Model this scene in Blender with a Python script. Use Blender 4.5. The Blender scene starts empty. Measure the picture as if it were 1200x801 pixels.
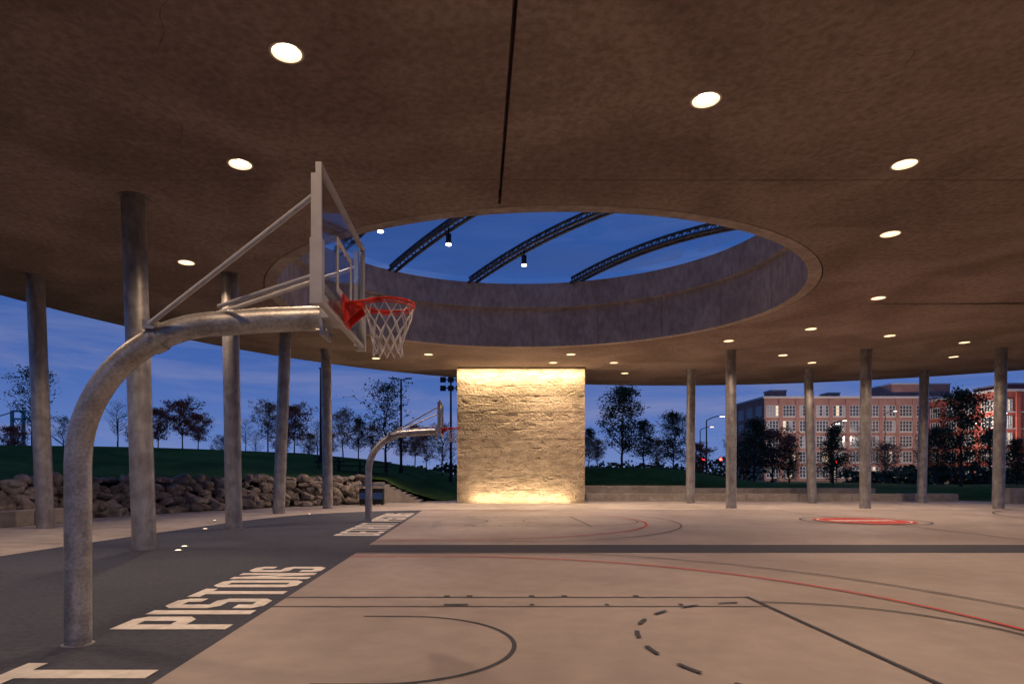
import bpy, bmesh, math, random
from mathutils import Vector, Matrix, noise
random.seed(7)
S=bpy.context.scene
D=bpy.data
try:
    S.view_settings.view_transform='Standard'; S.view_settings.look='None'; S.view_settings.exposure=0
except Exception: pass
COL=S.collection
CX,CY,CR=12.0,12.2,28.0
ZC=7.1

# ---------------------------------------------------------------- materials
def newmat(name):
    m=D.materials.new(name); m.use_nodes=True
    nt=m.node_tree; b=nt.nodes['Principled BSDF']
    return m,nt,b
def mat(name,c1,c2=None,scale=4.0,rough=.7,metal=0.0,bump=0.0,bscale=None,stretch=(1,1,1),spec=.3,lo=.35,hi=.65,c3=None,s3=.4,detail=5):
    m,nt,b=newmat(name); N=nt.nodes; L=nt.links
    b.inputs['Roughness'].default_value=rough; b.inputs['Metallic'].default_value=metal
    b.inputs['Specular IOR Level'].default_value=spec
    if c2 is None: c2=tuple(x*.8 for x in c1)
    tc=N.new('ShaderNodeTexCoord'); mp=N.new('ShaderNodeMapping'); mp.inputs['Scale'].default_value=stretch
    L.new(tc.outputs['Object'],mp.inputs['Vector'])
    n=N.new('ShaderNodeTexNoise'); n.inputs['Scale'].default_value=scale; n.inputs['Detail'].default_value=detail; n.inputs['Roughness'].default_value=.62
    L.new(mp.outputs[0],n.inputs['Vector'])
    r=N.new('ShaderNodeValToRGB'); r.color_ramp.elements[0].position=lo; r.color_ramp.elements[1].position=hi
    r.color_ramp.elements[0].color=(*c1,1); r.color_ramp.elements[1].color=(*c2,1)
    L.new(n.outputs['Fac'],r.inputs[0]); out=r.outputs[0]
    if c3 is not None:
        n3=N.new('ShaderNodeTexNoise'); n3.inputs['Scale'].default_value=s3; n3.inputs['Detail'].default_value=4; n3.inputs['Distortion'].default_value=.6
        L.new(tc.outputs['Object'],n3.inputs['Vector'])
        r3=N.new('ShaderNodeValToRGB'); r3.color_ramp.elements[0].position=.40; r3.color_ramp.elements[1].position=.62
        r3.color_ramp.elements[0].color=(1,1,1,1); r3.color_ramp.elements[1].color=(*c3,1)
        mx=N.new('ShaderNodeMix'); mx.data_type='RGBA'; mx.blend_type='MULTIPLY'; mx.inputs[0].default_value=1
        L.new(n3.outputs['Fac'],r3.inputs[0]); L.new(out,mx.inputs[6]); L.new(r3.outputs[0],mx.inputs[7]); out=mx.outputs[2]
    L.new(out,b.inputs['Base Color'])
    if bump:
        nb=N.new('ShaderNodeTexNoise'); nb.inputs['Scale'].default_value=bscale or scale*3; nb.inputs['Detail'].default_value=4
        L.new(mp.outputs[0],nb.inputs['Vector'])
        bp=N.new('ShaderNodeBump'); bp.inputs['Strength'].default_value=bump; bp.inputs['Distance'].default_value=.03
        L.new(nb.outputs['Fac'],bp.inputs['Height']); L.new(bp.outputs[0],b.inputs['Normal'])
    return m
def emis(name,c,s):
    m,nt,b=newmat(name); b.inputs['Base Color'].default_value=(*c,1)
    b.inputs['Emission Color'].default_value=(*c,1); b.inputs['Emission Strength'].default_value=s
    return m

M_ceil=mat('ceiling_concrete',(.265,.205,.178),(.40,.31,.272),8,.85,0,.25,20,c3=(.70,.675,.665),s3=.36,spec=.12,detail=9)
M_drum=mat('drum_concrete',(.34,.285,.245),(.50,.425,.37),6,.8,0,.3,16,c3=(.78,.77,.76),s3=.8,stretch=(1,1,.45),spec=.3)
M_dark=mat('dark_void',(.01,.01,.01),(.015,.015,.015))
M_crack=mat('crack',(.08,.06,.05),(.10,.08,.065))
M_can=mat('downlight_reflector',(.70,.62,.54),(.66,.58,.5),4,.4)
M_lamp=emis('warm_lamp',(1,.76,.50),17)
M_steel=mat('galvanised_steel',(.30,.295,.29),(.44,.43,.42),9,.42,.6,.03,30,stretch=(1,1,.35),c3=(.74,.72,.70),s3=2.5)
M_hoopsteel=mat('galvanised_pole_steel',(.36,.35,.34),(.56,.55,.53),38,.40,.55,.05,60,c3=(.72,.69,.66),s3=4.5)
M_white=mat('white_steel',(.55,.54,.53),(.46,.45,.44),6,.4,.2)
M_red=mat('red_rim_paint',(.75,.05,.025),(.62,.035,.02),8,.4)
M_net=mat('net_cord',(.75,.72,.68),(.6,.58,.55),20,.9)
M_plaza=mat('plaza_concrete',(.34,.31,.295),(.44,.405,.385),2.2,.8,0,.12,40,c3=(.8,.78,.76),s3=.5)
M_asph=mat('dark_court_surface',(.034,.040,.062),(.060,.070,.102),14,.75,0,.2,90,c3=(.72,.74,.78),s3=.5)
M_court=mat('tan_court_surface',(.285,.248,.235),(.335,.292,.275),3,.58,0,.06,80,c3=(.78,.77,.765),s3=.3,spec=.4)
M_line=mat('dark_court_line',(.03,.034,.047),(.05,.055,.07),30,.7)
M_redline=mat('red_court_line',(.50,.025,.02),(.44,.02,.018),30,.7)
M_paint=mat('white_paint',(.74,.72,.69),(.62,.60,.58),9,.7,c3=(.86,.85,.84),s3=6)
M_grass=mat('grass',(.055,.105,.018),(.10,.16,.035),3,.95,0,.5,22,c3=(.55,.6,.5),s3=.25,spec=.05,detail=8)
M_ground=mat('ground_soil_grass',(.02,.035,.014),(.04,.05,.03),.3,.95,0,.3,3)
M_road=mat('asphalt',(.045,.045,.05),(.06,.06,.065),3,.85)
M_bench=mat('seat_wall_concrete',(.34,.31,.29),(.43,.40,.37),5,.8,0,.1,30,c3=(.75,.74,.73),s3=1.2)
M_rock=mat('rock',(.14,.12,.11),(.36,.32,.30),3,.9,0,.6,9,c3=(.55,.55,.55),s3=1.1)
M_bark=mat('bark',(.05,.035,.025),(.09,.07,.055),12,.9)
M_black=mat('black_metal',(.02,.02,.022),(.03,.03,.032),6,.5,.4)
M_rib=mat('rib_steel',(.06,.065,.075),(.08,.085,.095),6,.45,.3)
M_binblue=mat('bin_blue',(.03,.09,.26),(.04,.11,.30),6,.5)
M_lf=[mat('leaf_dark',(.022,.04,.018),(.035,.055,.022),3),mat('leaf_green',(.055,.075,.03),(.07,.09,.035),3)]
M_la=[mat('leaf_rust',(.40,.11,.06),(.44,.15,.07),3),mat('leaf_maroon',(.22,.06,.045),(.28,.08,.05),3)]
M_lo=[mat('leaf_orange',(.46,.22,.10),(.40,.18,.08),3),mat('leaf_brown',(.24,.13,.08),(.28,.15,.09),3)]

m,nt,b=newmat('layered_wall_concrete'); N=nt.nodes; L=nt.links
tc=N.new('ShaderNodeTexCoord'); mp=N.new('ShaderNodeMapping'); mp.inputs['Scale'].default_value=(.9,.9,2.2)
L.new(tc.outputs['Object'],mp.inputs[0])
n=N.new('ShaderNodeTexNoise'); n.inputs['Scale'].default_value=1.6; n.inputs['Detail'].default_value=12; n.inputs['Roughness'].default_value=.80
L.new(mp.outputs[0],n.inputs['Vector'])
r=N.new('ShaderNodeValToRGB'); r.color_ramp.elements[0].position=.36; r.color_ramp.elements[1].position=.64
r.color_ramp.elements[0].color=(.15,.115,.085,1); r.color_ramp.elements[1].color=(.40,.335,.26,1)
L.new(n.outputs['Fac'],r.inputs[0]); L.new(r.outputs[0],b.inputs['Base Color']); b.inputs['Roughness'].default_value=.9
n2=N.new('ShaderNodeTexNoise'); n2.inputs['Scale'].default_value=9; n2.inputs['Detail'].default_value=8; n2.inputs['Roughness'].default_value=.7
L.new(tc.outputs['Object'],n2.inputs['Vector'])
bp=N.new('ShaderNodeBump'); bp.inputs['Strength'].default_value=1; bp.inputs['Distance'].default_value=.08
L.new(n2.outputs['Fac'],bp.inputs['Height']); L.new(bp.outputs[0],b.inputs['Normal'])
M_wall=m

def glassmat(name,col,rough=.05):
    m,nt,b=newmat(name); N=nt.nodes; L=nt.links
    N.remove(b); o=N['Material Output']
    t=N.new('ShaderNodeBsdfTransparent'); t.inputs[0].default_value=(*col,1)
    g=N.new('ShaderNodeBsdfGlossy'); g.inputs['Roughness'].default_value=rough
    fr=N.new('ShaderNodeFresnel'); fr.inputs[0].default_value=1.45
    mx=N.new('ShaderNodeMixShader'); L.new(fr.outputs[0],mx.inputs[0]); L.new(t.outputs[0],mx.inputs[1]); L.new(g.outputs[0],mx.inputs[2])
    L.new(mx.outputs[0],o.inputs[0]); return m
M_glass=glassmat('backboard_glass',(.78,.82,.84))
m,nt,b=newmat('roof_membrane'); N=nt.nodes; L=nt.links; N.remove(b)
t=N.new('ShaderNodeBsdfTransparent'); t.inputs[0].default_value=(.85,.93,1,1)
tr=N.new('ShaderNodeBsdfTranslucent'); tr.inputs[0].default_value=(.74,.86,.97,1)
tc=N.new('ShaderNodeTexCoord'); mp=N.new('ShaderNodeMapping'); mp.inputs['Rotation'].default_value=(0,0,math.radians(50)); mp.inputs['Scale'].default_value=(.12,.8,1)
nn=N.new('ShaderNodeTexNoise'); nn.inputs['Scale'].default_value=.8; nn.inputs['Detail'].default_value=3
L.new(tc.outputs['Object'],mp.inputs[0]); L.new(mp.outputs[0],nn.inputs['Vector'])
mr=N.new('ShaderNodeMapRange'); mr.inputs[1].default_value=.35; mr.inputs[2].default_value=.68; mr.inputs[3].default_value=.35; mr.inputs[4].default_value=.97
L.new(nn.outputs['Fac'],mr.inputs[0])
mx=N.new('ShaderNodeMixShader'); L.new(mr.outputs[0],mx.inputs[0]); L.new(t.outputs[0],mx.inputs[1]); L.new(tr.outputs[0],mx.inputs[2]); L.new(mx.outputs[0],N['Material Output'].inputs[0])
M_memb=m

M_brick=mat('brick_brown',(.32,.16,.13),(.42,.23,.19),.5,.9,detail=8); M_brickr=mat('brick_red',(.34,.085,.06),(.42,.12,.09),.5,.9,detail=8)
M_frame=mat('window_frame_cream',(.60,.57,.54),(.52,.50,.47),1,.8)
M_win=mat('window_glass_dark',(.04,.05,.06),(.09,.10,.12),.7,.15,spec=.8)
M_winlit=emis('window_lit',(.95,.78,.52),.5)
M_winpale=mat('window_blind',(.32,.33,.35),(.42,.42,.43),.8,.4)

# ---------------------------------------------------------------- helpers
def obj(name,me,parent=None,mats=()):
    o=D.objects.new(name,me); COL.objects.link(o)
    for m in mats: me.materials.append(m)
    if parent: o.parent=parent
    return o
def empty(name,loc=(0,0,0)):
    e=D.objects.new(name,None); e.empty_display_size=.2; COL.objects.link(e); e.location=loc; return e
def pm(name,verts,faces,m,parent=None,smooth=False,mi=None):
    me=D.meshes.new(name); me.from_pydata([tuple(v) for v in verts],[],faces); me.update()
    o=obj(name,me,parent,m if isinstance(m,(list,tuple)) else [m])
    if smooth: me.polygons.foreach_set('use_smooth',[True]*len(me.polygons))
    if mi: me.polygons.foreach_set('material_index',mi)
    return o
class B:
    def __init__(s): s.v=[];s.f=[];s.m=[]
    def add(s,vs,fs,mi=0):
        k=len(s.v); s.v+= [tuple(v) for v in vs]; s.f+=[tuple(i+k for i in f) for f in fs]; s.m+=[mi]*len(fs)
    def box(s,x0,x1,y0,y1,z0,z1,mi=0):
        s.add([(x0,y0,z0),(x1,y0,z0),(x1,y1,z0),(x0,y1,z0),(x0,y0,z1),(x1,y0,z1),(x1,y1,z1),(x0,y1,z1)],
          [(0,3,2,1),(4,5,6,7),(0,1,5,4),(1,2,6,5),(2,3,7,6),(3,0,4,7)],mi)
    def tube(s,path,rad,seg=12,mi=0,cap=True):
        path=[Vector(p) for p in path]
        if not isinstance(rad,(list,tuple)): rad=[rad]*len(path)
        vs=[];fs=[]; n=len(path); up=None
        for i,p in enumerate(path):
            t=(path[min(i+1,n-1)]-path[max(i-1,0)]).normalized()
            if up is None:
                up=Vector((0,0,1)) if abs(t.z)<.9 else Vector((0,1,0))
            a=(up-t*up.dot(t)).normalized(); up=a; c=t.cross(a)
            for k in range(seg):
                an=2*math.pi*k/seg; vs.append(p+(a*math.cos(an)+c*math.sin(an))*rad[i])
        for i in range(n-1):
            for k in range(seg):
                k2=(k+1)%seg; fs.append((i*seg+k,i*seg+k2,(i+1)*seg+k2,(i+1)*seg+k))
        if cap: fs.append(tuple(range(seg))[::-1]); fs.append(tuple((n-1)*seg+k for k in range(seg)))
        s.add(vs,fs,mi)
    def done(s,name,mats,parent=None,smooth=False):
        o=pm(name,s.v,s.f,mats,parent,smooth,s.m)
        if smooth:
            try:
                o.data.set_sharp_from_angle(angle=math.radians(40))
            except Exception: pass
        return o
def ell(cx,cy,rx,ry,n=96): return [(cx+rx*math.cos(2*math.pi*i/n),cy+ry*math.sin(2*math.pi*i/n)) for i in range(n)]
def rect(x0,x1,y0,y1): return [(x0,y0),(x1,y0),(x1,y1),(x0,y1)]
def slab(name,loops,z0,z1,m,parent=None):
    cu=D.curves.new(name,'CURVE'); cu.dimensions='2D'; cu.fill_mode='BOTH'; cu.extrude=(z1-z0)/2
    for lp in loops:
        sp=cu.splines.new('POLY'); sp.points.add(len(lp)-1); sp.use_cyclic_u=True
        for p,c in zip(sp.points,lp): p.co=(c[0],c[1],0,1)
    o=D.objects.new(name+'_c',cu); COL.objects.link(o); bpy.context.view_layer.update()
    dg=bpy.context.evaluated_depsgraph_get(); me=D.meshes.new_from_object(o.evaluated_get(dg))
    D.objects.remove(o); me.name=name
    me.transform(Matrix.Translation((0,0,(z0+z1)/2))); me.materials.clear()
    return obj(name,me,parent,[m])
def ring(bb,cx,cy,ri,ro,z0,z1,n=128,mi=0):
    vs=[];fs=[]
    for i in range(n):
        a=2*math.pi*i/n; c,s=math.cos(a),math.sin(a)
        vs+=[(cx+ri[0]*c,cy+ri[1]*s,z0),(cx+ro[0]*c,cy+ro[1]*s,z0),(cx+ro[0]*c,cy+ro[1]*s,z1),(cx+ri[0]*c,cy+ri[1]*s,z1)]
    for i in range(n):
        j=(i+1)%n
        for k in range(4):
            k2=(k+1)%4; fs.append((4*i+k,4*i+k2,4*j+k2,4*j+k))
    bb.add(vs,fs,mi)

# ---------------------------------------------------------------- ground
pm('ground',[(-3000,-3000,-.06),(3000,-3000,-.06),(3000,4000,-.06),(-3000,4000,-.06)],[(0,1,2,3)],M_ground)
slab('plaza_pavement',[ell(CX,CY,29.5,29.5,128)],-.05,0,M_plaza)
bb=B()
for k in range(-6,44):
    a=math.radians(k*5)
    c,s=math.cos(a),math.sin(a)
    p0=Vector((CX+20.5*c,CY+20.5*s,.003)); p1=Vector((CX+29*c,CY+29*s,.003)); nn=Vector((-s,c,0))*.007
    bb.add([p0-nn,p1-nn,p1+nn,p0+nn],[(0,1,2,3)])
bb.done('pavement_joints',[M_line])
dark=[(-9.8,-9),(-9.4,3),(-8.95,10),(-8.6,14),(-8.1,18),(-7.5,21.5),(-6.7,23.8),(-5.6,25.3),(-4.2,26.4),(-2.33,27.1),(-2.33,-9)]
pm('dark_court_pavement',[(x,y,.006) for x,y in dark],[tuple(range(len(dark)))],M_asph)
pm('basketball_court',[(-2.33,-6,.008),(27.2,-6,.008),(27.2,27.4,.008),(-2.33,27.4,.008)],[(0,1,2,3)],M_court)
bb=B(); LZ=.012
bb.add([(-2.33,12.25,LZ),(27.2,12.25,LZ),(27.2,13.65,LZ),(-2.33,13.65,LZ)],[(0,1,2,3)])
zc=[LZ]
def line(p,q,w,mi=0,z=None):
    zc[0]+=.0003; z=z or zc[0]
    p=Vector((*p,z)); q=Vector((*q,z)); n=(q-p).normalized().cross(Vector((0,0,1)))*w/2
    bb.add([p-n,q-n,q+n,p+n],[(0,1,2,3)],mi)
def arc(cx,cy,r,a0,a1,w,mi=0,n=64):
    zc[0]+=.0003; z=zc[0]
    vs=[];fs=[]
    for i in range(n+1):
        a=math.radians(a0+(a1-a0)*i/n); c,s=math.cos(a),math.sin(a)
        vs+=[(cx+(r-w/2)*c,cy+(r-w/2)*s,z),(cx+(r+w/2)*c,cy+(r+w/2)*s,z)]
    for i in range(n): fs.append((2*i,2*i+1,2*i+3,2*i+2))
    bb.add(vs,fs,mi)
RX=-.78
for cy,sg in ((5.65,1),(20.65,-1)):
    zc[0]=LZ
    arc(RX,cy,1.1,-90,90,.042); line((-1.2,cy+1.1),(RX,cy+1.1),.042); line((-1.2,cy-1.1),(RX,cy-1.1),.042)
    for q in (1,-1):
        line((-2.33,cy+q*1.60),(3.28,cy+q*1.60),.035)
        line((-2.33,cy+q*2.14),(3.28,cy+q*2.14),.035)
        for X,w in ((-.25,.28),(.62,.05),(1.48,.05),(2.33,.05)):
            line((X-w/2,cy+q*1.70),(X+w/2,cy+q*1.70),.10)
        for X in (-.38,-.10,.66,1.06,1.94):
            line((X-.035,cy+q*2.21),(X+.035,cy+q*2.21),.10)
    line((3.28,cy-2.16),(3.28,cy+2.16),.045)
    arc(3.28,cy,1.82,-90,90,.042)
    for a in range(98,262,17): arc(3.28,cy,1.82,a,a+8,.045,n=4)
    arc(RX,cy,6.02,-90,90,.055,1)
    for q in(1,-1): line((-2.33,cy+q*6.02),(RX,cy+q*6.02),.055,1)
    r3=7.0; a3=math.degrees(math.asin(6.4/r3))
    arc(RX,cy,r3,-a3,a3,.042,n=96)
    for q in(1,-1): line((-2.33,cy+q*6.4),(RX+r3*math.cos(math.radians(a3)),cy+q*6.4),.042)
    arc(12.43,cy,1.83,0,360,.06,n=96)
    line((12.43,cy-7),(12.43,cy+6.6),.05)
    arc(25.6,cy,6.02,90,270,.05,1); arc(25.6,cy,r3,180-a3,180+a3,.05); arc(21.6,cy,1.82,90,270,.05); line((21.6,cy-2.16),(21.6,cy+2.16),.05)
line((-2.33,26.9),(27.1,26.9),.05); line((27.1,-6),(27.1,26.9),.05)
bb.done('court_markings',[M_line,M_redline])
for cy in (20.65,5.65):
    b2=B(); z=.026
    b2.add([(12.43+1.45*math.cos(t*math.pi/32),cy+1.45*math.sin(t*math.pi/32),z) for t in range(64)],[tuple(range(64))],0)
    for k,r in enumerate((1.28,)):
        vs=[];fs=[]
        for i in range(65):
            a=i*math.pi/32; vs+=[(12.43+r*math.cos(a),cy+r*math.sin(a),z+.003),(12.43+(r+.06)*math.cos(a),cy+(r+.06)*math.sin(a),z+.003)]
        for i in range(64): fs.append((2*i,2*i+1,2*i+3,2*i+2))
        b2.add(vs,fs,1)
    for i in range(7):
        x=12.43-1.0+i*.29
        b2.add([(x,cy-.28,z+.003),(x+.2,cy-.28,z+.003),(x+.2,cy+.3,z+.003),(x,cy+.3,z+.003)],[(0,1,2,3)],1)
    b2.done('centre_court_logo',[M_redline,M_paint])
# lettering
def R(a,b,c,d): return [(a,b),(c,b),(c,d),(a,d)]
lb=[(1.6,0),(1.0,0),(0,.9),(0,9.1),(1.0,10),(1.6,10)]; rb=[(2.8,0),(3.4,0),(4.4,.9),(4.4,9.1),(3.4,10),(2.8,10)]
P_=[R(0,0,1.6,10),R(1.6,8.6,2.8,10),R(1.6,4.2,2.8,5.6),[(2.8,4.2),(3.4,4.2),(4.4,5.1),(4.4,9.1),(3.4,10),(2.8,10)]]
G={'P':(4.4,P_),'R':(4.4,P_+[[(2.0,4.2),(2.9,0),(4.4,0),(3.5,4.2)]]),'I':(1.6,[R(0,0,1.6,10)]),
'O':(4.4,[lb,rb,R(1.6,8.6,2.8,10),R(1.6,0,2.8,1.4)]),
'D':(4.4,[R(0,0,1.6,10),rb,R(1.6,8.6,2.8,10),R(1.6,0,2.8,1.4)]),
'T':(4.4,[R(1.4,0,3.0,8.6),R(0,8.6,4.4,10)]),
'E':(4.0,[R(0,0,1.6,10),R(1.6,8.6,4,10),R(1.6,4.3,3.6,5.7),R(1.6,0,4,1.4)]),
'N':(4.4,[R(0,0,1.5,10),R(2.9,0,4.4,10),[(1.5,9.5),(1.5,5.5),(2.9,.5),(2.9,4.5)]]),
'S':(4.4,[[(1.6,4.4),(1,4.4),(0,5.3),(0,9.1),(1,10),(1.6,10)],R(1.6,8.6,2.8,10),[(2.8,7.2),(4.4,7.2),(4.4,9.1),(3.4,10),(2.8,10)],
  [(2.8,0),(3.4,0),(4.4,.9),(4.4,4.9),(3.4,5.8),(2.8,5.8)],R(1.6,4.4,2.8,5.8),R(1.6,0,2.8,1.4),[(0,.9),(1,0),(1.6,0),(1.6,2.8),(0,2.8)]])}
U=.126
def word(bb,w,y0):
    y=y0
    for ch in w:
        wd,ps=G[ch]
        for p in ps: bb.add([(-2.44-b_/10*1.12,y+a_*U,.012) for a_,b_ in p],[tuple(range(len(p)))[::-1]])
        y+=(wd+.9)*U
def wlen(w): return sum(G[c][0]+.9 for c in w)*U-.9*U
for off in (0,15):
    b2=B(); word(b2,'PISTONS',6.18+off-(.6 if off else 0)); word(b2,'DETROIT',5.07-wlen('DETROIT')+off-(.2 if off else 0))
    b2.done('painted_court_lettering',[M_paint])

# ---------------------------------------------------------------- canopy
OX,OY=1.85,20.85
lights=[(-2.54,8.5),(3.41,9.57),(-4.29,11.55),(7.7,11.55),(9.6,14.9),(-7.7,16.9),(12.7,20.3),(12.8,24.6),(16.6,25.8),(10.5,26.8),(20.6,27.1),(-2.3,29.8),(4.33,29.8),(14.3,30),
(3.76,32),(6.8,32),(8.1,35.3),(22.6,30.4),(16.7,32),(-3,2.2),(3.8,3),(9.5,6),(-8.5,8),(14.5,9),(19,14),(21.5,20.5),(2.5,-4),(-12,13),(-4.9,30.8)]
can=empty('concrete_canopy')
loops=[ell(CX,CY,CR,CR,192),ell(OX,OY,8.47,7.55,128)]
for x,y in lights: loops.append(ell(x,y,.2,.2,28))
loops.append(rect(.415,.475,-14,13.25)); loops.append(rect(.5,38.5,12.16,12.18)); loops.append(rect(-14.5,.39,12.16,12.172))
loops.append(rect(11.5,39,21.0,21.015))
slab('soffit',loops,ZC,ZC+.3,M_ceil,can)
slab('roof_slab',[ell(CX,CY,CR-.1,CR-.1,192),ell(OX,OY,8.47,7.55,128)],ZC+.303,ZC+.7,M_ceil,can)
rc_=random.Random(21); bb=B()
for (x,y,a,n_) in ((5,8.5,.4,34),(9,9,1.1,26),(4.2,14.2,-.3,20),(12,16,.6,30),(-5,9,1.9,22),(-3.6,7.5,2.4,16),(6.8,7.6,.15,20),(15,22,.9,22)):
    for i in range(n_):
        L_=.09; x2=x+L_*math.cos(a); y2=y+L_*math.sin(a); w_=.004*(.4+rc_.random())
        nx_,ny_=-math.sin(a)*w_,math.cos(a)*w_
        bb.add([(x-nx_,y-ny_,ZC-.004),(x2-nx_,y2-ny_,ZC-.004),(x2+nx_,y2+ny_,ZC-.004),(x+nx_,y+ny_,ZC-.004)],[(0,1,2,3)])
        x,y=x2,y2; a+=rc_.gauss(0,.28)
bb.done('soffit_cracks',[M_crack],can)
bb=B(); ring(bb,OX,OY,(8.1,7.2),(8.44,7.52),ZC,8.75); ring(bb,OX,OY,(7.93,7.0),(8.7,7.8),8.753,9.8)
bb.done('oculus_drum',[M_drum],can,True)
bb=B()
for i in range(18):
    a=2*math.pi*(i+.3)/18; c,s=math.cos(a),math.sin(a)
    p=Vector((OX+8.095*c,OY+7.195*s,0)); t=Vector((-8.1*s,7.2*c,0)).normalized()*.006
    bb.add([p-t+Vector((0,0,ZC+.02)),p+t+Vector((0,0,ZC+.02)),p+t+Vector((0,0,8.74)),p-t+Vector((0,0,8.74))],[(0,1,2,3)])
bb.done('drum_joints',[M_dark],can)
# ribs
ux,uy=.64,-.768; nx,ny=.768,.64
def chord(c):
    p0=Vector((OX,OY))+Vector((nx,ny))*(c-(nx*OX+ny*OY)); u=Vector((ux,uy))
    a_,b_=8.1,7.2
    dx,dy=p0.x-OX,p0.y-OY
    A=(u.x/a_)**2+(u.y/b_)**2; Bq=2*(dx*u.x/a_**2+dy*u.y/b_**2); C=(dx/a_)**2+(dy/b_)**2-1
    q=Bq*Bq-4*A*C
    if q<=0: return None
    q=math.sqrt(q); return p0+u*((-Bq-q)/(2*A)),p0+u*((-Bq+q)/(2*A))
cm=nx*OX+ny*OY; cmx=math.sqrt((nx*8.1)**2+(ny*7.2)**2)
def ribpt(p,q,t,dz=0):
    Ln=(q-p).length; A=.85*(Ln/15)**1.3
    xy=p.lerp(q,t); return Vector((xy.x,xy.y,9.75+dz+A*4*t*(1-t)))
for k,c in enumerate((11.3,14.0,17.5,20.9)):
    p,q=chord(c); bb=B(); off=Vector((nx,ny,0))*.15
    n=28
    for sgn in (-1,1):
        bb.tube([ribpt(p,q,i/n)+off*sgn for i in range(n+1)],.066,8)
    bb.tube([ribpt(p,q,i/n,.28) for i in range(n+1)],.06,8)
    for i in range(n):
        a=ribpt(p,q,i/n); b1=ribpt(p,q,(i+1)/n)
        bb.tube([a-off,a+off],.028,5); bb.tube([a-off,ribpt(p,q,(i+.5)/n,.28)],.022,5); bb.tube([a+off,ribpt(p,q,(i+.5)/n,.28)],.022,5)
        bb.tube([ribpt(p,q,(i+.5)/n,.28),b1-off],.022,5)
    bb.done('roof_rib_%d'%(k+1),[M_rib],can,True)
vs=[];fs=[];nu,nv=30,61
for j in range(nv):
    f=j/(nv-1); c=cm-cmx*.999+2*cmx*.999*f
    ch=chord(c); p,q=ch
    bulge=abs(math.sin((c-10.6)/3.45*math.pi))
    for i in range(nu+1):
        t=i/nu; v=ribpt(p,q,t,.36); v.z+=bulge*.3*math.sin(math.pi*t); vs.append(v)
for j in range(nv-1):
    for i in range(nu): fs.append((j*(nu+1)+i,j*(nu+1)+i+1,(j+1)*(nu+1)+i+1,(j+1)*(nu+1)+i))
pm('membrane',vs,fs,M_memb,can,True)

WARM=(1.0,.685,.46)
def spot(name,loc,e,parent,ang=125,blend=.5,col=WARM,size=.09):
    l=D.lights.new(name,'SPOT'); l.energy=e; l.color=col; l.spot_size=math.radians(ang); l.spot_blend=blend; l.shadow_soft_size=size
    o=D.objects.new(name,l); COL.objects.link(o); o.location=loc; o.parent=parent; return o
SP=570
for x,y in lights:
    e=empty('recessed_downlight'); bb=B()
    n=28; vs=[];fs=[]
    prof=[(.23,ZC-.006),(.197,ZC-.008),(.19,ZC+.02),(.175,ZC+.12),(.15,ZC+.15)]
    for (r,z) in prof:
        for i in range(n): vs.append((x+r*math.cos(2*math.pi*i/n),y+r*math.sin(2*math.pi*i/n),z))
    for k in range(len(prof)-1):
        for i in range(n): j=(i+1)%n; fs.append((k*n+i,k*n+j,(k+1)*n+j,(k+1)*n+i))
    bb.add(vs,fs); bb.done('reflector_can',[M_can],e,True)
    bb=B(); bb.add([(x+.16*math.cos(2*math.pi*i/n),y+.16*math.sin(2*math.pi*i/n),ZC+.145) for i in range(n)],[tuple(range(n))[::-1]]); bb.done('lamp_lens',[M_lamp],e)
    spot('lamp',(x,y,ZC-.02),SP,e)
M_sl=emis('spot_lens',(1,.9,.78),16)
for c in (11.3,14.0,17.5):
    p,q=chord(c)
    tgt={11.3:(-3.16,21.7),14.0:(-1.0,23.2),17.5:(1.74,25.1)}[c]; tv=Vector(tgt)
    t=max(.05,min(.95,(tv-p).dot(q-p)/(q-p).length_squared))
    r=ribpt(p,q,t); e=empty('hanging_spotlight'); bb=B()
    bb.tube([r,r-Vector((0,0,.22))],.03,8); bb.box(r.x-.10,r.x+.10,r.y-.02,r.y+.02,r.z-.28,r.z-.2)
    bb.tube([r-Vector((0,0,.25)),r-Vector((.0,.03,.58))],.10,16); bb.done('housing',[M_black],e,True)
    bb=B(); bb.tube([r-Vector((0,.03,.585)),r-Vector((0,.03,.62))],.095,16); bb.done('lens',[M_sl],e)
    spot('lamp',(r.x,r.y-.03,r.z-.66),SP*2.2,e,90)

# columns
cols=[(-12.16,18,-12.45,18),(-6.72,12.9,-6.95,12.9),(-6.82,17.9,-6.94,17.9),(-7.72,24.8,-7.45,24.8),(-6.7,28.6,-6.8,28.6),(-16.6,30.5,-16.8,30.5),
(11.25,33.9,11.3,33.9),(11.4,28.8,11.38,28.8),(17.7,33.9,17.5,33.9),(17.3,28.6,17.35,28.6),(23.85,34.4,24.0,34.4),(23.0,28.3,23.15,28.3),(31.0,20,31,20),(30,3,30,3),(-12,3,-12.1,3)]
for bx,by,tx,ty in cols:
    if (bx-CX)**2+(by-CY)**2>27.3**2: continue
    e=empty('canopy_column'); bb=B()
    bb.tube([(bx,by,-.03),(tx,ty,ZC+.01)],.225,40); bb.done('shaft',[M_steel],e,True)
    bb=B(); bb.tube([(tx,ty,ZC-.03),(tx,ty,ZC-.002)],.26,40); bb.done('top_collar',[M_steel],e,True)
M_ig=emis('inground_lens',(1,.8,.55),3)
for x,y in ((-5.9,12.6),(-6.1,13.3),(-9.5,18.4),(-7.5,17.6),(-6.4,24.3),(-8.6,20.9),(-9.5,14.9)):
    e=empty('in_ground_light'); bb=B(); bb.tube([(x,y,0.007),(x,y,.022)],.085,20); bb.done('trim_ring',[M_steel],e)
    bb=B(); bb.tube([(x,y,.0225),(x,y,.026)],.05,16); bb.done('lens',[M_ig],e)

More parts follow.
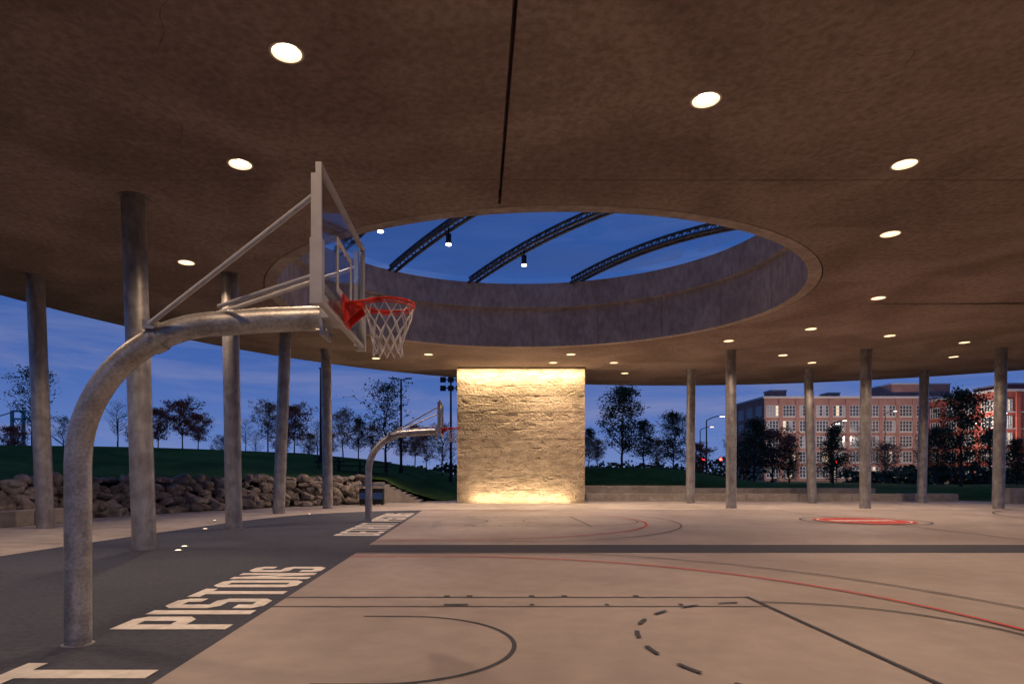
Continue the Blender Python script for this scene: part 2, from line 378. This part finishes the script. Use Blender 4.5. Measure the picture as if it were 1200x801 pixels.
# ---------------------------------------------------------------- textured wall
W=empty('textured_concrete_wall')
wx0,wx1,wy=-1.1,5.66,33.9
vs=[];fs=[];nxn,nzn=240,250
random.seed(3)
lay=[]; z=0
while z<7.2:
    h=random.uniform(.25,.6); lay.append((z,z+h,random.uniform(-.012,.012))); z+=h
for j in range(nzn+1):
    z=ZC*j/nzn*.9995+.001
    for i in range(nxn+1):
        x=wx0+(wx1-wx0)*i/nxn
        zz=z+.14*noise.noise(Vector((x*.5,z*.8,4)))
        o=0
        for a,b1,of in lay:
            if a<=zz<b1:
                e_=min(zz-a,b1-zz); o=of-.030*max(0,1-e_/.04)*max(0,.35+1.2*noise.noise(Vector((x*1.5,a*9,1)))); break
        o+=.015*noise.noise(Vector((x*1.0,0,z*2.2)))+.012*noise.noise(Vector((x*3.2,3,z*5)))+.014*noise.noise(Vector((x*9,7,z*11)))
        pit=noise.noise(Vector((x*2.2,11,z*4)))
        if pit>.36: o-=.030*min(1,(pit-.36)/.15)
        vs.append((x,wy-o-.04,z))
for j in range(nzn):
    for i in range(nxn):
        a=j*(nxn+1)+i; fs.append((a,a+1,a+nxn+2,a+nxn+1))
pm('front_face',vs,fs,M_wall,W)
bb=B(); bb.box(wx0+.022,wx1-.022,wy+.10,wy+1.0,0,ZC-.002); bb.box(wx0,wx0+.02,wy-.03,wy+1.01,0,ZC-.004); bb.box(wx1-.02,wx1,wy-.03,wy+1.01,0,ZC-.004); bb.done('core',[M_wall],W)
def area(name,loc,rot,sx,sy,e,parent,col=WARM):
    l=D.lights.new(name,'AREA'); l.shape='RECTANGLE'; l.size=sx; l.size_y=sy; l.energy=e; l.color=col
    o=D.objects.new(name,l); COL.objects.link(o); o.location=loc; o.rotation_euler=rot; o.parent=parent; return o
e=empty('wall_washer_light'); bb=B(); bb.box(wx0+.05,wx1-.05,wy-.59,wy-.46,ZC-.05,ZC-.001); bb.done('housing',[M_dark],e)
area('lamp',(2.28,wy-.52,ZC-.06),(math.radians(18),0,0),6.6,.08,520,e,(1,.72,.40))
e=empty('wall_uplight_strip'); bb=B(); bb.box(wx0+.05,wx1-.05,wy-.50,wy-.40,.0,.02); bb.done('housing',[M_can],e)
area('lamp',(2.28,wy-.45,.03),(math.radians(160),0,0),5.2,.08,210,e,(1,.71,.40))

# ---------------------------------------------------------------- hoops
def hoop(cy):
    e=empty('basketball_hoop'); px=-3.53
    pts=[(px,cy,-.02)]+[(px,cy,z) for z in (.6,1.2,1.55)]
    Rr=1.27; zc_=1.60
    for i in range(0,21):
        a=math.pi/2*i/20; pts.append((px+Rr*(1-math.cos(a)),cy,zc_+Rr*math.sin(a)*.97))
    ztop=pts[-1][2]; pts+= [(-1.9,cy,ztop+.03),(-1.36,cy,ztop+.05)]
    bb=B(); bb.tube(pts,.108,32); bb.tube([(px,cy,.006),(px,cy,.014)],.13,32); bb.done('gooseneck_pole',[M_hoopsteel],e,True)
    bb=B(); c0=Vector(pts[18]); t=(Vector(pts[19])-Vector(pts[17])).normalized()
    bb.tube([c0-t*.05,c0+t*.05],.125,28); bb.box(c0.x-.05,c0.x+.05,cy-.15,cy+.15,c0.z+.06,c0.z+.14)
    bb.tube([c0+Vector((0,-.13,0)),c0+Vector((0,-.17,0))],.02,8)
    bx=-1.18
    bb.box(-1.36,-1.33,cy-.16,cy+.16,ztop-.13,ztop+.2)
    for q in(-.11,.11):
        for zz in(-.08,.14): bb.tube([(-1.40,cy+q,ztop+zz),(-1.30,cy+q,ztop+zz)],.014,8)
    bb.done('pole_clamp',[M_hoopsteel],e,True)
    bb=B()
    top=c0+Vector((0,0,.10))
    for q in(-1,1):
        bb.tube([top+Vector((0,q*.13,0)),(bx-.05,cy+q*.84,3.60)],.022,12)
    bb.tube([(-2.25,cy-.09,ztop+.13),(bx-.05,cy-.78,3.02)],.019,10); bb.tube([(-2.25,cy+.09,ztop+.13),(bx-.05,cy+.78,3.02)],.019,10)
    bb.box(bx-.07,bx-.03,cy-.86,cy-.80,2.80,3.76); bb.box(bx-.07,bx-.03,cy+.80,cy+.86,2.80,3.76)
    bb.box(bx-.066,bx-.034,cy-.80,cy+.80,2.96,3.02)
    bb.box(bx-.16,bx-.07,cy-.20,cy+.20,2.84,3.05)
    for q in(-1,1): bb.box(bx-.064,bx-.036,cy+q*.3-.02,cy+q*.3+.02,2.84,2.958)
    bb.done('support_struts',[M_white],e,True)
    bb=B(); y0,y1,z0,z1=cy-.915,cy+.915,2.775,3.815
    for (a,b1,c,d) in ((y0,y1,z0,z0+.04),(y0,y1,z1-.03,z1),(y0,y0+.03,z0+.04,z1-.03),(y1-.03,y1,z0+.04,z1-.03)):
        bb.box(bx-.022,bx+.022,a,b1,c,d)
    bb.box(bx-.06,bx+.03,cy-.935,cy-.85,2.765,3.25); bb.box(bx-.06,bx+.03,cy+.85,cy+.935,2.765,3.25)
    bb.done('backboard_frame',[M_white],e)
    pm('backboard_glass',[(bx,y0+.03,z0+.04),(bx,y1-.03,z0+.04),(bx,y1-.03,z1-.03),(bx,y0+.03,z1-.03)],[(0,1,2,3)],M_glass,e)
    bb=B(); zq=3.03
    for (a,b1,c,d) in ((-.305,.305,zq,zq+.05),(-.305,.305,zq+.41,zq+.46),(-.305,-.255,zq+.05,zq+.41),(.255,.305,zq+.05,zq+.41)):
        bb.box(bx+.004,bx+.008,cy+a,cy+b1,c,d)
    bb.done('target_square',[M_paint],e)
    bb=B(); rc=Vector((-.79,cy,3.0)); r=.2285
    n=48; bb.tube([rc+Vector((r*math.cos(2*math.pi*i/n),r*math.sin(2*math.pi*i/n),0)) for i in range(n+1)],.012,10,cap=False)
    bb.tube([rc+Vector((r*math.cos(2*math.pi*i/n),r*math.sin(2*math.pi*i/n),-.03)) for i in range(n+1)],.007,8,cap=False)
    bb.box(bx+.01,bx+.03,cy-.13,cy+.13,2.80,3.06)
    bb.box(bx+.03,-1.0,cy-.11,cy+.11,2.985,3.0)
    for q in(-1,1):
        y=cy+q*.11
        bb.add([(bx+.03,y-.004,2.82),(bx+.03,y+.004,2.82),(bx+.03,y+.004,2.985),(bx+.03,y-.004,2.985),(-.97,y-.004,2.975),(-.97,y+.004,2.975),(-.97,y+.004,2.985),(-.97,y-.004,2.985)],
          [(0,3,2,1),(4,5,6,7),(0,1,5,4),(1,2,6,5),(2,3,7,6),(3,0,4,7)])
        bb.tube([(bx+.03,y,2.99),(-.79-.02,cy+q*.235,2.99)],.011,8)
    bb.done('rim',[M_red],e,True)
    bb=B(); ns=12
    def np_(a,k):
        lv=[(.226,0),(.20,-.09),(.17,-.18),(.145,-.27),(.125,-.35),(.135,-.43)][k]
        rr=lv[0]+.008*math.sin(a*3+k); return rc+Vector((rr*math.cos(a),rr*math.sin(a),lv[1]-.02))
    for i in range(ns):
        for sg in(-1,1):
            p=[np_(2*math.pi*(i+sg*.5*k)/ns,k) for k in range(6)]
            bb.tube(p,.0052,5)
    bb.done('net',[M_net],e,True)
hoop(5.65); hoop(20.65)

# ---------------------------------------------------------------- terrain mound
def lerp_tab(x,tab):
    if x<=tab[0][0]: return tab[0][1]
    for (a,b1),(c,d) in zip(tab,tab[1:]):
        if x<=c: return b1+(d-b1)*(x-a)/(c-a)
    return tab[-1][1]
HT=[(-60,3.0),(-25,3.3),(-14,3.2),(-9.4,2.8),(-4.7,2.0),(-1.4,1.1),(3,1.4),(8,2.0),(15,2.0),(21,1.1),(28,.7),(60,.5)]
WT=[(-5.2,1.3),(-4.2,.7),(-2.6,.15),(-1.5,0)]
def sm(t): t=max(0,min(1,t)); return t*t*(3-2*t)
def hz(x,y):
    r=math.hypot(x-CX,y-CY); h0=lerp_tab(x,WT); H=lerp_tab(x,HT)
    t=sm((r-28.2)/(20 if x<-3 else 10)); z=h0+(H-h0)*t
    z+=.25*noise.noise(Vector((x*.07,y*.07,0)))*t
    z*=1-sm((r-62)/35)
    return z-.04*(1-t) if h0<.1 else z
vs=[];fs=[]; na,nr=150,46
for i in range(na+1):
    a=math.radians(-20+230*i/na)
    for j in range(nr+1):
        r=28.2+75*(j/nr)**1.5; x=CX+r*math.cos(a); y=CY+r*math.sin(a)
        vs.append((x,y,hz(x,y)))
for i in range(na):
    for j in range(nr): a=i*(nr+1)+j; fs.append((a,a+1,a+nr+2,a+nr+1))
pm('grass_mound',vs,fs,M_grass,None,True)

# rock wall
random.seed(11)
tmp=bmesh.new(); bmesh.ops.create_icosphere(tmp,subdivisions=2,radius=1); tv=[v.co.copy() for v in tmp.verts]; tf=[tuple(v.index for v in f.verts) for f in tmp.faces]; tmp.free()
bb=B()
a=129.6
while a<206:
    for lay_ in range(5):
        r0=27.35+lay_*.2+random.uniform(-.10,.10); z=.12+lay_*.285+random.uniform(-.08,.08)
        aa=math.radians(a+random.uniform(-.4,.4)); c=Vector((CX+r0*math.cos(aa),CY+r0*math.sin(aa),z))
        k=random.uniform(.75,1.35)
        sc=Vector((random.uniform(.20,.38)*k,random.uniform(.2,.32)*k,random.uniform(.14,.24)*k))
        rot=Matrix.Rotation(random.uniform(0,6.3),3,'Z')@Matrix.Rotation(random.uniform(-.6,.6),3,'X'); sd=random.uniform(0,99)
        pl=[(Vector((random.gauss(0,1),random.gauss(0,1),random.gauss(0,1))).normalized(),random.uniform(.5,.82)) for _ in range(10)]
        out=[]
        for v in tv:
            w=v.copy()
            for nrm,dd in pl:
                kk=w.dot(nrm)
                if kk>dd: w-=nrm*(kk-dd)
            w=w*(1+.12*noise.noise(v*2+Vector((sd,0,0))))
            w=Vector((w.x*sc.x,w.y*sc.y,w.z*sc.z))*1.12; out.append(c+rot@w)
        bb.add(out,tf)
    a+=.72
bb.done('rock_retaining_wall',[M_rock])

def seatwall(x0,x1,y0,y1,z1,n=None,z0=-.02):
    e=empty('concrete_seat_wall'); bb=B(); k=n or max(1,int((x1-x0)/3)); w=(x1-x0)/k
    for i in range(k): bb.box(x0+i*w+.008,x0+(i+1)*w-.008,y0,y1,z0,z1)
    o=bb.done('seat_blocks',[M_bench],e)
    bv=o.modifiers.new('b','BEVEL'); bv.width=.02; bv.segments=2
seatwall(6.2,27.5,36.6,37.2,.42); seatwall(6.0,12.5,38.2,38.8,.85); seatwall(12.9,24,38.6,39.1,.7); seatwall(27.9,36,33.6,34.1,.8)
e=empty('concrete_seat_wall'); bb=B()
for i in range(6):
    a0=math.radians(161+i*3.6); a1=math.radians(161+i*3.6+3.5)
    vs=[]
    for z in (0,.45):
        for aa,r in ((a0,26.2),(a1,26.2),(a1,26.75),(a0,26.75)): vs.append((CX+r*math.cos(aa),CY+r*math.sin(aa),z))
    bb.add(vs,[(0,3,2,1),(4,5,6,7),(0,1,5,4),(1,2,6,5),(2,3,7,6),(3,0,4,7)])
o=bb.done('seat_blocks',[M_bench],e); bv=o.modifiers.new('b','BEVEL'); bv.width=.02
e=empty('concrete_steps'); bb=B()
for i in range(8): bb.box(-3.1-.28*(i+1)+.001,-3.1-.28*i,34.4+i*.003,36.8,-.02,.14*(i+1))
bb.box(-6.2,-5.345,34.42,36.8,-.02,1.12)
bb.done('treads',[M_bench],e)
for x in (-5.6,-4.95):
    e=empty('trash_bin'); bb=B()
    bb.box(x-.26,x+.26,31.6,32.1,.05,.82)
    for q in(-.2,.2):
        bb.box(x+q-.03,x+q+.03,31.65,31.71,0,.05); bb.box(x+q-.03,x+q+.03,31.99,32.05,0,.05)
    bb.done('body',[M_black],e)
    bb=B(); bb.box(x-.29,x+.29,31.57,32.13,.98,1.03)
    for q in(-.25,.23): bb.box(x+q,x+q+.02,31.6,31.62,.82,.98); bb.box(x+q,x+q+.02,32.08,32.1,.82,.98)
    bb.box(x-.24,x+.24,31.592,31.598,.30,.62)
    bb.done('lid',[M_binblue],e)
for x,y in ((-8.2,41),(-6.6,42),(-9.8,42)):
    z=hz(x,y); e=empty('picnic_table'); bb=B()
    bb.box(x-.9,x+.9,y-.38,y+.38,z+.72,z+.77)
    for q in(-.7,.7):
        bb.box(x-.9,x+.9,y+q-.13,y+q+.13,z+.43,z+.47)
    for q in(-.65,.65):
        bb.box(x+q-.04,x+q+.04,y-.7,y+.7,z+.36,z+.43); bb.box(x+q-.05,x+q+.05,y-.06,y+.06,z-.1,z+.72)
    bb.done('frame',[M_black],e)

# ---------------------------------------------------------------- lamp posts
LC=emis('street_lamp_lens',(.75,.85,1),9); LW=emis('street_lamp_lens_warm',(1,.75,.5),9)
def post(x,y,h,kind,z0=None,lens=LC,power=0):
    z0=hz(x,y) if z0 is None else z0
    e=empty('street_lamp' if kind!='flood' else 'floodlight_pole'); bb=B(); b2=B()
    bb.tube([(x,y,z0-.2),(x,y,z0+h)],[.10,.06],12); bb.tube([(x,y,z0-.1),(x,y,z0+.35)],.16,12)
    zt=z0+h
    if kind=='twin':
        for q in(-1,1): bb.tube([(x,y,zt-.05),(x+q*.5,y,zt+.02)],.035,8)
        bb.box(x+.3,x+.75,y-.14,y+.14,zt,zt+.07); bb.box(x-.75,x-.3,y-.14,y+.14,zt,zt+.07)
    elif kind=='flood':
        bb.box(x-.7,x+.7,y-.04,y+.04,zt-.15,zt-.07); bb.box(x-.7,x+.7,y-.04,y+.04,zt-.75,zt-.67)
        for q in(-.55,0,.55):
            for k in(-.35,-.95): bb.box(x+q-.2,x+q+.2,y-.15,y+.12,zt+k+.05,zt+k+.4)
    elif kind=='single':
        bb.box(x-.1,x+.6,y-.12,y+.12,zt,zt+.08)
    elif kind=='arm':
        n=10; pts=[(x+1.6*i/n,y,zt+.5*math.sin(math.pi/2*i/n)) for i in range(n+1)]
        bb.tube(pts,.05,8); bb.box(x+1.4,x+2.0,y-.12,y+.12,zt+.46,zt+.56); b2.box(x+1.5,x+1.95,y-.1,y+.1,zt+.41,zt+.455)
    bb.done('post',[M_black],e)
    if b2.v: b2.done('lens',[lens],e)
    if power:
        l=D.lights.new('lamp','POINT'); l.energy=power; l.color=(1,.80,.66); l.shadow_soft_size=.2
        o=D.objects.new('lamp',l); COL.objects.link(o); o.location=(x+1.7,y,zt+.2); o.parent=e
    return e
post(-5.4,45,6.6,'twin'); post(-1.9,45,7.3,'flood'); post(-11.3,46,6.6,'single' )
post(25,70,6.6,'arm'); post(70,110,12,'arm'); post(47,85,8,'arm',lens=LW); post(33,95,8,'arm',lens=LW); post(60,75,8,'arm'); post(-45,80,8,'arm')
for x,y in ((76,138),(104,136),(138,114)): post(x,y,12,'arm',0,LW,9000)
M_rs=emis('red_signal',(1,.03,.02),22)
for x,y in ((29.5,84),(32,84.5),(56,100)):
    e=empty('traffic_light'); bb=B(); bb.tube([(x,y,0),(x,y,3.9)],.08,10); bb.box(x-.18,x+.18,y-.12,y+.12,2.7,3.8); bb.done('signal_housing',[M_black],e)
    bb=B(); bb.tube([(x,y-.125,3.55),(x,y-.14,3.55)],.17,16); bb.done('red_lens',[M_rs],e)
pm('road',[(-10,78,-.04),(300,118,-.04),(300,130,-.04),(-10,88,-.04)],[(0,1,2,3)],M_road)

# ---------------------------------------------------------------- buildings
def building(name,x0,x1,y0,y1,H,floors,bays,sb,bm,pent=None,ww=.62):
    e=empty(name); bb=B(); bb.box(x0,x1,y0,y1,-.5,H,0); bb.box(x0-.25,x1+.25,y0-.25,y1+.25,H,H+.5,1)
    fh=(H-1.5)/floors; bw=(x1-x0)/bays
    rnd=random.Random(5)
    for fl in range(floors):
        z0=.9+fl*fh; z1=z0+fh*.68
        bb.box(x0+.05,x1-.05,y0-.18,y0,z0-.35,z0-.12,1)
        for k in range(bays):
            a=x0+(k+.5-ww/2)*bw; c=x0+(k+.5+ww/2)*bw
            for m_ in range(4):
                g=rnd.random(); mi=3 if g<.08 else (4 if g<.32 else 2)
                bb.box(a+(c-a)*m_/4,a+(c-a)*(m_+1)/4,y0-.06,y0+.0,z0,z1,mi)
            for m_ in range(5):
                xx=a+(c-a)*m_/4; bb.box(xx-.08,xx+.08,y0-.12,y0-.061,z0,z1,1)
            for m_ in range(4):
                zz=z0+(z1-z0)*m_/3; bb.box(a,c,y0-.14,y0-.121,zz-.06,zz+.06,1)
        bs=(y1-y0)/sb
        for k in range(sb):
            a=y0+(k+.2)*bs; c=y0+(k+.8)*bs
            bb.box(x0-.06,x0,a,c,z0,z1,2 if rnd.random()<.6 else 4)
            for m_ in range(5):
                yy=a+(c-a)*m_/4; bb.box(x0-.12,x0-.061,yy-.07,yy+.07,z0,z1,1)
            for zz in (z0,(z0+z1)/2,z1): bb.box(x0-.14,x0-.121,a,c,zz-.06,zz+.06,1)
    for k in range(bays+1):
        xx=x0+k*bw; bb.box(max(x0,xx-.45),min(x1,xx+.45),y0-.24,y0-.0,-.4,H-.3,0)
    bb.done('facade',[bm,M_frame,M_win,M_winlit,M_winpale],e)
    if pent:
        b2=B()
        for (a,c,d,f,h) in pent:
            b2.box(a,c,d,f,H+.5,h,0); b2.box(a-.15,c+.15,d-.15,f+.15,h,h+.35,1)
        b2.done('rooftop_structures',[bm,M_frame],e)
building('brick_warehouse',71.5,121.5,160,182,20.6,5,12,4,M_brick,[(76,80,166,170,23.2),(106,121,164,176,24.6),(92,95,168,172,22.8)],.74)
building('red_brick_building',112,165,138,170,19.5,5,12,6,M_brickr,[(120,128,145,155,22)],.40)
building('low_brick_building',-10,40,330,350,9,2,10,2,M_brick)
e=empty('suspension_bridge'); bb=B(); bx,by=-655,900
for q in(0,16):
    bb.box(bx+q-1.6,bx+q+1.6,by-2,by+2,0,92)
for z in (20,40,60,80,91): bb.box(bx+1.6,bx+14.4,by-1.5,by+1.5,z-1.3,z+1.3)
for z in (20,40,60):
    bb.tube([(bx+1.6,by,z),(bx+14.4,by,z+20)],.7,6); bb.tube([(bx+14.4,by+.3,z),(bx+1.6,by+.3,z+20)],.7,6)
bb.box(bx-500,bx+60,by-5,by+5,38,41)
bb.tube([(bx+8-i*15,by,92-(1-((20-i)/20)**2)*48) for i in range(0,34)],.8,6)
bb.tube([(bx+8,by,92),(bx+90,by,30)],.8,6)
bb.done('pylons_and_deck',[mat('bridge_teal',(.12,.30,.32),(.14,.33,.35),.1,.6)],e)

# ---------------------------------------------------------------- trees
def tree_mesh(name,seed,H,cr,cb,nl,nleaf,shape,lmats,ls=.13):
    rn=random.Random(seed); bb=B(); pts=[]
    tp=[Vector((0,0,-.3))]; n=8
    for i in range(1,n+1): tp.append(Vector((rn.uniform(-.08,.08)*i*.5,rn.uniform(-.08,.08)*i*.5,H*.96*i/n)))
    tr=.035*H/2.2; bb.tube(tp,[tr*(1-.88*i/n) for i in range(n+1)],7)
    def trunk(t):
        k=t*n; i=min(n-1,int(k)); return tp[i].lerp(tp[i+1],k-i)
    for l in range(nl):
        t=cb+(1-cb)*(l+rn.random()*.7)/nl*.97; s=(t-cb)/(1-cb)
        if shape=='cone': pr=(1-s)**.8+.08
        elif shape=='oval': pr=math.sin(math.pi*min(1,(s*.85+.15)))**.7
        else: pr=.55+.5*math.sin(math.pi*s)
        Ln=cr*pr*rn.uniform(.65,1.2); az=l*2.4+rn.uniform(-.5,.5)
        el=math.radians(rn.uniform(10,30) if shape=='cone' else rn.uniform(15,45))
        d=Vector((math.cos(az)*math.cos(el),math.sin(az)*math.cos(el),math.sin(el)))
        p=trunk(t); path=[p.copy()]
        for k in range(4):
            d=(d+Vector((rn.uniform(-.2,.2),rn.uniform(-.2,.2),rn.uniform(-.02,.18)))).normalized(); p=p+d*Ln/4; path.append(p.copy())
        r0=max(.014,tr*.42*(1-t*.7)); bb.tube(path,[r0*(1-.8*k/4) for k in range(5)],5)
        clump=rn.random()
        for sbi in range(5):
            k=rn.uniform(.25,1)*4; i=min(3,int(k)); q=path[i].lerp(path[i+1],k-i)
            dd=Vector((rn.gauss(0,1),rn.gauss(0,1),rn.uniform(-.1,1))).normalized(); sl=Ln*rn.uniform(.2,.42)
            q2=q+dd*sl*.5+Vector((0,0,.03)); q3=q+dd*sl
            bb.tube([q,q2,q3],[r0*.5,r0*.35,.008],4)
            pts+= [(q.lerp(q3,u),clump) for u in (.35,.6,.8,1.0,1.1)]
    for i in range(nleaf):
        c,cl=rn.choice(pts); g=.14*(1+cr*.25)
        c=c+Vector((rn.gauss(0,g),rn.gauss(0,g),rn.gauss(0,g*.8)))
        a=Vector((rn.gauss(0,1),rn.gauss(0,1),rn.gauss(0,1))).normalized(); b1=a.orthogonal().normalized()
        b1=Matrix.Rotation(rn.uniform(0,6.28),3,a)@b1; s=ls*rn.uniform(.6,1.3)
        c2=a.cross(b1)
        bb.add([c-b1*s*.5,c+c2*s*.35,c+b1*s*.6,c-c2*s*.35],[(0,1,2,3)],1 if (cl+rn.random()*.5)>.75 else 2)
    me=D.meshes.new(name); me.from_pydata(bb.v,[],bb.f); me.update()
    for m_ in [M_bark]+lmats: me.materials.append(m_)
    me.polygons.foreach_set('material_index',bb.m)
    return me
T={'green':tree_mesh('tg',1,8,3.0,.14,48,5600,'oval',M_lf,.18),
 'green2':tree_mesh('tg2',2,7,2.5,.15,40,4200,'cone',M_lf,.17),
 'sparse':tree_mesh('ts',3,7,2.6,.22,34,1900,'oval',M_lf,.15),
 'red':tree_mesh('tr',4,5,2.2,.24,34,4200,'oval',M_la,.16),
 'orange':tree_mesh('to',5,5.5,2.3,.24,32,2600,'oval',M_lo,.16),
 'bare':tree_mesh('tb',6,6,2.4,.25,36,350,'oval',M_lo,.12),
 'con':tree_mesh('tc',8,7,2.1,.06,60,6500,'cone',M_lf,.15)}
TH={'green':8,'green2':7,'sparse':7,'red':5,'orange':5.5,'bare':6,'con':7}
NM={'green':'deciduous_tree','green2':'deciduous_tree','sparse':'deciduous_tree','red':'red_maple_tree','orange':'autumn_tree','bare':'bare_tree','con':'conifer_tree'}
def plant(kind,px,ytop,Y,rot=0,wid=1.0):
    x=(px-560)/750*Y; z=hz(x,Y); s=Y/750; top=1.5+(556-ytop)*s; k=(top-z)/TH[kind]
    o=D.objects.new(NM[kind],T[kind]); COL.objects.link(o); o.location=(x,Y,z); o.scale=(k*wid,k*wid,k); o.rotation_euler=(0,0,rot)
L_=[('sparse',38,432,40,0,1.1),('sparse',74,488,50,1,1),('bare',138,470,46,2,1),('red',158,500,54,1,1),('red',185,480,50,2,1),('red',214,470,47,.3,1),('red',232,486,50,1.4,1),('bare',288,490,52,2,1),('orange',314,472,48,1,1),('red',345,476,49,.5,1),
('bare',372,492,55,.2,1.2),('orange',402,482,50,3,1),('green2',420,488,56,1,1),('sparse',452,447,44,1,1),('orange',437,498,60,2,1),('orange',500,508,52,2,1),('sparse',518,496,50,2.5,1),
('green',729,452,50,.7,1),('green2',754,490,54,.2,1.2),('orange',700,515,58,1,1.2),('green2',690,500,62,1,1),('green',789,482,55,2,.9),('orange',770,515,66,1,1.3),('red',815,520,70,1,1.2),
('green2',884,488,58,1,1.2),('orange',872,515,62,2,1.4),('bare',862,505,60,2,1),('con',925,508,66,1,1),('con',976,497,58,2.2,1.2),('red',905,505,64,.5,1.2),('bare',1010,500,70,.5,1),('orange',1038,520,75,1,1.3),
('green',1126,456,46,1.3,.95),('green',1098,500,56,.3,1.1),('con',1192,512,60,1,1.3),('green2',1160,500,62,2,1),('sparse',1085,512,64,0,1),('green',1240,470,50,2,1),('red',560,500,60,0,1),('green2',640,500,60,0,1),('green',-40,460,46,1,1),('red',16,500,60,1,1),
('orange',262,512,75,1,1.2),('bare',300,505,72,1,1.2),('red',330,505,70,2,1.2),('orange',362,508,76,1,1.3),('green2',386,506,68,2,1.2),('orange',470,505,70,1,1.2),('red',486,500,58,2,1),('bare',530,505,60,1,1)]
for a in L_: plant(*a)
bb=B(); rn=random.Random(9)
for i in range(26000):
    x=rn.uniform(-260,260); y=rn.uniform(125,150) if x<60 else rn.uniform(98,108)
    hh=3.5+2.2*noise.noise(Vector((x*.06,y*.02,0)))+1.8*noise.noise(Vector((x*.25,2,0)))
    if x>60: hh*=.6
    z=rn.uniform(0,max(.8,hh)); s=rn.uniform(.25,.55)
    a=Vector((rn.gauss(0,1),rn.gauss(0,1),rn.gauss(0,1))).normalized(); b1=a.orthogonal().normalized(); c2=a.cross(b1); c=Vector((x,y,z))
    bb.add([c-b1*s,c+c2*s,c+b1*s,c-c2*s],[(0,1,2,3)],0 if noise.noise(Vector((x*.1,0,9)))>0 else 1)
bb.done('distant_tree_line',[M_lf[0],M_lf[1]])

# ---------------------------------------------------------------- world
w=D.worlds.new('World'); S.world=w; w.use_nodes=True; nt=w.node_tree; N=nt.nodes; L=nt.links
bg=N['Background']; tc=N.new('ShaderNodeTexCoord'); sx=N.new('ShaderNodeSeparateXYZ'); L.new(tc.outputs['Generated'],sx.inputs[0])
r=N.new('ShaderNodeValToRGB'); cr=r.color_ramp
cr.elements[0].position=0; cr.elements[0].color=(.14,.21,.45,1)
cr.elements[1].position=1; cr.elements[1].color=(.012,.042,.17,1)
for p,c in ((.06,(.090,.160,.41,1)),(.16,(.048,.108,.34,1)),(.35,(.024,.076,.27,1))):
    e=cr.elements.new(p); e.color=c
L.new(sx.outputs['Z'],r.inputs[0])
mp=N.new('ShaderNodeMapping'); mp.inputs['Scale'].default_value=(1.2,1.2,9); mp.inputs['Rotation'].default_value=(.05,.10,.3); L.new(tc.outputs['Generated'],mp.inputs[0])
n=N.new('ShaderNodeTexNoise'); n.inputs['Scale'].default_value=1.9; n.inputs['Detail'].default_value=7; n.inputs['Roughness'].default_value=.62; n.inputs['Distortion'].default_value=.5
L.new(mp.outputs[0],n.inputs['Vector'])
cl=N.new('ShaderNodeValToRGB'); cl.color_ramp.elements[0].position=.45; cl.color_ramp.elements[1].position=.68
cl.color_ramp.elements[0].color=(0,0,0,1); cl.color_ramp.elements[1].color=(.72,.72,.72,1); L.new(n.outputs['Fac'],cl.inputs[0])
mx=N.new('ShaderNodeMix'); mx.data_type='RGBA'; L.new(cl.outputs[0],mx.inputs[0]); L.new(r.outputs[0],mx.inputs[6])
cc=N.new('ShaderNodeValToRGB'); cc.color_ramp.elements[0].color=(.23,.235,.40,1); cc.color_ramp.elements[1].color=(.09,.15,.34,1); cc.color_ramp.elements[1].position=.4
L.new(sx.outputs['Z'],cc.inputs[0]); L.new(cc.outputs[0],mx.inputs[7]); L.new(mx.outputs[2],bg.inputs[0]); bg.inputs[1].default_value=1.2

# ---------------------------------------------------------------- camera
cd=D.cameras.new('camera'); co=D.objects.new('camera',cd); COL.objects.link(co); S.camera=co
co.location=(0,0,1.5); co.rotation_euler=(math.radians(90),0,0); cd.sensor_width=36; cd.lens=22.5
cd.shift_x=.0333; cd.shift_y=.1296; cd.clip_end=6000; cd.clip_start=.05
